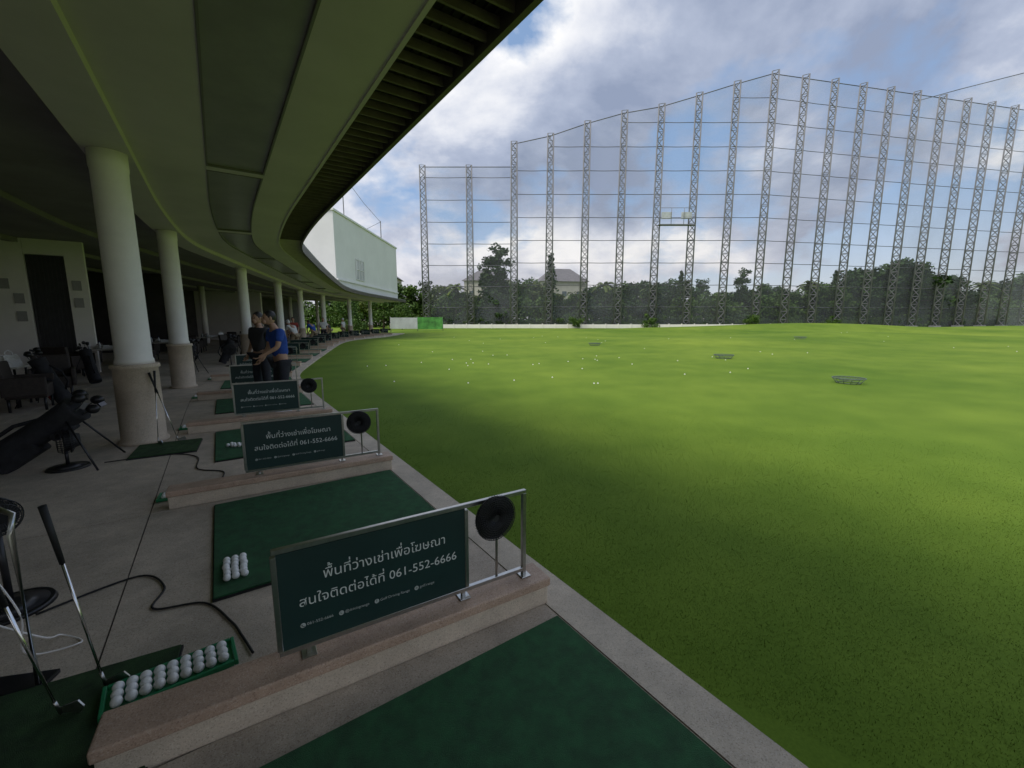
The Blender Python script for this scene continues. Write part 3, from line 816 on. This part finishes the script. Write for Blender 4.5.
put('broadB',93,104,17.0,0,1.35); put('broadB',86,106,15.0,1,1.3); put('broadA',99,108,15.0,0,1.3); put('broadB',106,106,13,1,1.2); put('palm',113,104,11.5); put('palm',30,93,9.5); put('palm',66,96,11); put('tall',52,98,13,0); put('con',37,95,12.5); put('palm',-12,93,10); put('palm',20,94,10.5); put('con',73,98,13)
x=-24
while x<122:
    put(random.choice(['bush','bushB']),x,random.uniform(88.4,89.4)+max(0,(x-48)*.22)+ (3 if x<0 else 0),random.uniform(1.8,3.6),i,1.3); x+=random.uniform(1.5,2.6); i+=1
for kx in ((-22,60,3),(-25,64,5),(-27,70,7),(-19,74,4.5),(-24,80,8),(12.5,83.5,2.6),(27,84,3.2),(47,84,3.0),(66,88,2.8)): put('broadA' if kx[2]>4 else 'bush',*kx,i); i+=1
for k,pl in protos.items():
    for j,o in enumerate(pl):
        if (k,j) not in used:
            for c in list(o.children): bpy.data.objects.remove(c)
            bpy.data.objects.remove(o)
n=60000; px=rng.uniform(-60,170,n); py=92.5+rng.uniform(0,7,n)+np.maximum(0,(px-48)*.22)
topz=5.2+1.3*np.sin(px*.35)+.9*np.sin(px*.9+1)+.6*np.sin(px*2.3); pz=rng.uniform(0,1,n)**.85*topz
cc=np.stack([px,py,pz],1); L_=leaves(cc,np.full(n,.15),1,.36,rng)
me=npmesh('undergrowth',L_,4,M['leafA']); o=bpy.data.objects.new('undergrowth',me); COL.objects.link(o); o['kind']='stuff'; tag(o,'dense dark green undergrowth belt below the trees','undergrowth')
b=B(); b.box((16,84.6,.35),(80,.12,.75))
for k in range(33): b.box((-24+k*2.5,84.53,.42),(.16,.16,.95))
o=b.obj('boundary_wall',M['wallwhite']); tag(o,'low pale rendered boundary wall at the net foot','wall')

def house(loc,rotz,w,d,h,rh,lab):
    root=empty('house',loc,rotz,lab,'house','houses beyond the trees')
    B().box((0,0,h/2),(w,d,h)).obj('wall',M['housewall'],root)
    r=B(); e=.7; a=[(-w/2-e,-d/2-e,h),(w/2+e,-d/2-e,h),(w/2+e,d/2+e,h),(-w/2-e,d/2+e,h)]; rr=[(-w*.22,0,h+rh),(w*.22,0,h+rh)]
    r.poly([a[0],a[1],rr[1],rr[0]]).poly([a[1],a[2],rr[1]]).poly([a[2],a[3],rr[0],rr[1]]).poly([a[3],a[0],rr[0]]).poly(a[::-1]); r.obj('roof',M['houseroof'],root)
    for k in range(3):
        for z_ in (h*.3,h*.72): B().box((-w/3+k*w/3,-d/2-.02,z_),(1.4,.08,1.5)).obj('window',M['glass'],root)
house((15,135,0),R(10),14,9,13.0,4.2,'pale house with grey hipped roof above the trees')
house((-8,150,0),R(-8),15,10,14.6,4.0,'pale house with grey hipped roof above the trees')
house((-42,130,0),R(5),16,10,13.5,4,'pale house with grey hipped roof above the trees')
bn=empty('banner_board',(-12.6,58,0),R(4),'green and white advertising banner board standing on the lawn edge','banner')
B().box((-2.0,0,1.15),(3.6,.06,1.5)).obj('white_banner',M['bannerwhite'],bn)
B().box((1.5,0,1.15),(3.4,.06,1.6)).obj('green_banner',M['banner_green'],bn)
f=B()
for x_ in (-3.8,-.2,3.2): f.cyl((x_,.06,0),(x_,.06,2.0),.04,n=6)
f.obj('post',M['galv'],bn)
def target(loc,s=1.0):
    root=empty('chipping_target',loc,random.uniform(0,3),'low round steel chipping target on the lawn','target','round targets on the lawn'); root.scale=(s,s,s)
    f=B(); f.torus((0,0,.16),.40,.014,'Z',28,6); f.torus((0,0,.02),.28,.012,'Z',24,6)
    for k in range(12):
        a=2*math.pi*k/12; f.cyl((math.cos(a)*.28,math.sin(a)*.28,0),(math.cos(a)*.4,math.sin(a)*.4,.16),.008,n=6)
    f.obj('ring_frame',M['targetnet'],root)
    nn=B(); 
    for k in range(9):
        q=-.36+k*.09; l=math.sqrt(max(0,.4**2-q*q)); nn.tube([(q,-l,.155),(q,0,.10),(q,l,.155)],.005,4); nn.tube([(-l,q,.155),(0,q,.10),(l,q,.155)],.005,4)
    nn.obj('net_basket',M['targetnet'],root)
for (x,y,s) in ((8.9,11.1,.9),(9.2,18.4,1.0),(23,34,1.1),(5.5,28.3,1.0)): target((x,y,float(height(np.array(x),np.array(y)))),s)

# ---------------------------------------------------------------- people
def skin(verts,edges,radii,root=0,sub=2,name='sk'):
    me=bpy.data.meshes.new(name); me.from_pydata(verts,edges,[]); ob=bpy.data.objects.new(name,me); COL.objects.link(ob)
    md=ob.modifiers.new('s','SKIN'); md.use_smooth_shade=True
    for i,v in enumerate(me.skin_vertices[0].data):
        r=radii[i]; v.radius=r if hasattr(r,'__len__') else (r,r); v.use_root=(i==root)
    sb=ob.modifiers.new('u','SUBSURF'); sb.levels=sub; sb.render_levels=sub
    dg=bpy.context.evaluated_depsgraph_get(); dg.update()
    out=bpy.data.meshes.new_from_object(ob.evaluated_get(dg)); bpy.data.objects.remove(ob)
    return out
def lerp(a,b,t): return tuple(a[i]+(b[i]-a[i])*t for i in range(3))
def person(loc,rotz,pose,shirt,bottom,label,short=True,cap=False):
    root=empty('person',loc,rotz,label,'person')
    J=pose
    V=[];E=[];Rr=[]
    def add(p,r,par=None):
        V.append(tuple(p)); Rr.append(r)
        if par is not None: E.append((par,len(V)-1))
        return len(V)-1
    pel=add(J['pel'],(.15,.11)); wai=add(lerp(J['pel'],J['che'],.45),(.14,.105),pel); che=add(J['che'],(.165,.115),wai); nk0=add(lerp(J['che'],J['neck'],.75),(.075,.07),che)
    nk=add(J['neck'],.055,nk0); hd=add(lerp(J['neck'],J['head'],.5),.058,nk)
    fing=B()
    for sd in('L','R'):
        sh=add(J['sh'+sd],.06,che); el=add(J['el'+sd],.042,sh); wr=add(J['wr'+sd],.028,el)
        d=(Vector(J['wr'+sd])-Vector(J['el'+sd])).normalized(); side=d.cross(Vector((0,0,1))); 
        if side.length<.1: side=Vector((1,0,0))
        side.normalize(); nrm=d.cross(side)
        pm=add(Vector(J['wr'+sd])+d*.06,(.04,.018),wr)
        w=Vector(J['wr'+sd])
        for k,(o_,l) in enumerate(((-.033,.062),(-.011,.075),(.011,.078),(.032,.07))):
            a=w+d*.075+side*o_; m_=a+d*l*.5-nrm*.008; e=m_+d*l*.35-nrm*.03
            fing.tube([a-d*.02,a,m_,e],[.009,.009,.0085,.006],6)
        a=w+d*.03+side*.035; fing.tube([w+d*.02,a,a+d*.03+side*.018,a+d*.055+side*.012],[.012,.011,.010,.007],6)
        hp=add(J['hp'+sd],.09,pel); kn=add(J['kn'+sd],.058,hp); an=add(J['an'+sd],.038,kn)
        f=Vector(J['an'+sd]); toe=add((f.x,f.y+.15,.035),(.042,.03),an)
    bm_=B(); bm_.mesh(skin(V,E,Rr,0)); 
    h=Vector(J['head']); 
    bm_.sph(h,(.076,.096,.115),18,14); bm_.sph(h+Vector((0,.075,-.055)),(.05,.04,.05),12,8)
    bm_.tube([h+Vector((0,.088,.02)),h+Vector((0,.112,-.012)),h+Vector((0,.09,-.022))],[.008,.015,.012],8)
    for sx in(-1,1): bm_.sph(h+Vector((sx*.078,0,-.005)),(.012,.022,.034),8,6)
    fm=bpy.data.meshes.new('f'); fing.bm.to_mesh(fm); bm_.mesh(fm)
    body=bm_.obj('body',M['skin'],root)
    for p in body.data.polygons: p.use_smooth=True
    ey=B()
    for sx in(-1,1): ey.sph(h+Vector((sx*.03,.085,.012)),(.012,.008,.007),8,6)
    ey.sph(h+Vector((0,.108,-.062)),(.024,.008,.005),8,5); ey.obj('eyes_and_mouth',M['hair'],root)
    hr=B(); hr.sph(h+Vector((0,-.016,.028)),(.083,.098,.105),18,12); hr.obj('hair' if not cap else 'cap',M['hair'] if not cap else M['whiteshirt'],root)
    if cap: B().box(h+Vector((0,.12,.06)),(.12,.09,.012)).obj('cap_brim',M['whiteshirt'],root,bevel=.004)
    V=[];E=[];Rr=[]
    pel=add(lerp(J['pel'],J['che'],-.05),(.175,.135)); wai=add(lerp(J['pel'],J['che'],.45),(.17,.135),pel); che=add(J['che'],(.185,.135),wai); nk=add(lerp(J['che'],J['neck'],.72),(.10,.085),che)
    for sd in('L','R'):
        sh=add(J['sh'+sd],.078,che); add(lerp(J['sh'+sd],J['el'+sd],.75),.07,sh)
    s=B().mesh(skin(V,E,Rr,0)).obj('shirt',M[shirt],root)
    for p in s.data.polygons: p.use_smooth=True
    V=[];E=[];Rr=[]
    pel=add(Vector(J['pel'])+Vector((0,0,.03)),(.17,.13))
    for sd in('L','R'):
        hp=add(J['hp'+sd],.108,pel); kn=add(lerp(J['hp'+sd],J['kn'+sd],.9),.085,hp)
        if not short: add(lerp(J['kn'+sd],J['an'+sd],.9),.06,kn)
    s=B().mesh(skin(V,E,Rr,0)).obj('shorts' if short else 'trousers',M[bottom],root)
    for p in s.data.polygons: p.use_smooth=True
    for sd in('L','R'):
        f=Vector(J['an'+sd]); B().sph((f.x,f.y+.07,.045),(.05,.14,.045),14,8).obj('shoe',M['whiteshirt'],root)
    return root
stand=dict(pel=(0,0,.95),che=(0,0,1.28),neck=(0,.0,1.48),head=(0,.02,1.63),shL=(-.19,0,1.40),shR=(.19,0,1.40),elL=(-.25,-.02,1.12),elR=(.25,-.02,1.12),wrL=(-.22,.12,.9),wrR=(.22,.12,.9),hpL=(-.1,0,.88),hpR=(.1,0,.88),knL=(-.12,.03,.5),knR=(.12,.03,.5),anL=(-.13,0,.09),anR=(.13,0,.09))
lean=dict(pel=(0,-.02,.96),che=(0,.03,1.29),neck=(0,.07,1.49),head=(0,.13,1.63),shL=(-.2,.04,1.42),shR=(.2,.04,1.42),elL=(-.26,.12,1.15),elR=(.26,.07,1.14),wrL=(-.17,.33,1.02),wrR=(.2,.24,.93),hpL=(-.1,-.02,.88),hpR=(.1,-.02,.88),knL=(-.13,.03,.5),knR=(.15,.01,.5),anL=(-.15,-.0,.09),anR=(.17,-.02,.09))
address=dict(pel=(0,-.12,.92),che=(0,.10,1.22),neck=(0,.24,1.37),head=(0,.33,1.48),shL=(-.19,.16,1.30),shR=(.19,.16,1.30),elL=(-.15,.3,1.05),elR=(.15,.3,1.05),wrL=(-.03,.4,.84),wrR=(.03,.42,.78),hpL=(-.1,-.1,.86),hpR=(.1,-.1,.86),knL=(-.18,.06,.48),knR=(.18,.06,.48),anL=(-.22,-.02,.09),anR=(.22,-.02,.09))
def rotfor(dx,dy): return math.atan2(-dx,dy)
person((-4.0,7.30,0),rotfor(-.65,-.75),lean,'blue','trouser','person in blue shirt standing with head bowed and hands forward',short=False)
person((-5.0,8.45,0),rotfor(-.3,-.9),stand,'grey','trouser','person in charcoal shirt standing behind the bays',short=False)
person(P(19,-.2),rotfor(-.8,.3),address,'grey','trouser','person in charcoal shirt bent over addressing the ball',short=False)
person(P(23,.2),rotfor(-.8,.3),address,'whiteshirt','khaki','person in white shirt bent over addressing the ball',cap=True)
person(P(26.5,-.4),rotfor(.3,-.8),stand,'redshirt','trouser','person in red shirt standing by the bay divider',short=False)
person(P(28.5,.3),rotfor(-.8,.3),address,'blue','khaki','person in blue shirt bent over addressing the ball')
person(P(32,.4),rotfor(.3,-.8),stand,'whiteshirt','trouser','person in white shirt standing by the far bays',short=False)
person(P(34.6,.2),rotfor(-.8,.1),address,'grey','khaki','person in charcoal shirt bent over addressing the ball',cap=True)
person(P(38,.4),rotfor(-.8,.1),stand,'whiteshirt','khaki','person in white shirt and cap standing by the far bays',cap=True)

# ---------------------------------------------------------------- light, world, camera
EL=R(56); az=math.atan2(-.80,-.60)
S=Vector((math.sin(az)*math.cos(EL),math.cos(az)*math.cos(EL),math.sin(EL)))
sl=bpy.data.lights.new('sun','SUN'); sl.energy=2.8; sl.angle=R(38); sl.color=(1,.95,.86)
so=bpy.data.objects.new('sun',sl); COL.objects.link(so); so.rotation_euler=S.to_track_quat('Z','Y').to_euler(); so.location=(0,0,60)
w=bpy.data.worlds.new('World'); scene.world=w; w.use_nodes=True; nt=w.node_tree
bg=nt.nodes['Background']; bg.inputs['Strength'].default_value=.12
sky=nt.nodes.new('ShaderNodeTexSky'); sky.sky_type='NISHITA'; sky.sun_disc=False; sky.sun_elevation=EL; sky.sun_rotation=az%(2*math.pi); sky.air_density=1.0; sky.dust_density=1.0
tc=nt.nodes.new('ShaderNodeTexCoord'); sep=nt.nodes.new('ShaderNodeSeparateXYZ'); nt.links.new(tc.outputs['Generated'],sep.inputs[0])
def math_(op,a,b=None,clamp=False):
    n=nt.nodes.new('ShaderNodeMath'); n.operation=op; n.use_clamp=clamp
    for i,v in enumerate((a,b)):
        if v is None: continue
        if isinstance(v,(int,float)): n.inputs[i].default_value=v
        else: nt.links.new(v,n.inputs[i])
    return n.outputs[0]
def mixc(f,a,b):
    mx=nt.nodes.new('ShaderNodeMix'); mx.data_type='RGBA'
    for k,v in (('Factor',f),('A',a),('B',b)):
        if isinstance(v,(int,float)): mx.inputs[k].default_value=v
        elif isinstance(v,tuple): mx.inputs[k].default_value=v
        else: nt.links.new(v,mx.inputs[k])
    return mx.outputs['Result']
zc=math_('MAXIMUM',sep.outputs['Z'],0.0); zd=math_('ADD',zc,.5)
cx=math_('DIVIDE',sep.outputs['X'],zd); cy=math_('DIVIDE',sep.outputs['Y'],zd)
cv=nt.nodes.new('ShaderNodeCombineXYZ'); nt.links.new(cx,cv.inputs[0]); nt.links.new(cy,cv.inputs[1]); nt.links.new(math_('MULTIPLY',zc,.6),cv.inputs[2])
def wn(scale,detail,rough,dist=0,offs=(0,0,0)):
    mp=nt.nodes.new('ShaderNodeMapping'); mp.inputs['Location'].default_value=offs; nt.links.new(cv.outputs[0],mp.inputs['Vector'])
    n=nt.nodes.new('ShaderNodeTexNoise'); n.inputs['Scale'].default_value=scale; n.inputs['Detail'].default_value=detail; n.inputs['Roughness'].default_value=rough; n.inputs['Distortion'].default_value=dist
    nt.links.new(mp.outputs[0],n.inputs['Vector']); return n.outputs['Fac']
def ramp(fac,els):
    r=nt.nodes.new('ShaderNodeValToRGB'); e=r.color_ramp.elements
    e[0].position=els[0][0]; e[0].color=els[0][1]; e[1].position=els[-1][0]; e[1].color=els[-1][1]
    for p_,c in els[1:-1]: x=e.new(p_); x.color=c
    nt.links.new(fac,r.inputs['Fac']); return r.outputs['Color']
skyb=mixc(.5,sky.outputs[0],(3.0,4.6,7.4,1))
mask=ramp(wn(2.3,10,.54,.15,(1.3,.4,0)),[(.41,(0,0,0,1)),(.49,(1,1,1,1))])
shade=ramp(wn(2.1,10,.56,.2,(5.1,2.2,1)),[(.39,(2.5,3.0,4.2,1)),(.48,(3.8,4.3,5.5,1)),(.55,(6.0,6.3,7.1,1)),(.64,(8.5,8.5,8.6,1))])
mx=mixc(mask,skyb,shade)
hz_=math_('SUBTRACT',1.0,math_('MULTIPLY',zc,3.6),True)
hz2=math_('MULTIPLY',math_('POWER',hz_,1.5),.5)
nt.links.new(mixc(hz2,mx,(8.0,7.1,6.5,1)),bg.inputs['Color'])

cam=bpy.data.cameras.new('camera'); cam.sensor_width=36; cam.lens=36*424/1024; cam.clip_end=6000; cam.clip_start=.02
co=bpy.data.objects.new('camera',cam); COL.objects.link(co); co.location=(0,0,1.6); co.rotation_euler=(R(90-8.6),0,0)
scene.camera=co
scene.view_settings.view_transform='Standard'; scene.view_settings.look='None'; scene.view_settings.exposure=0
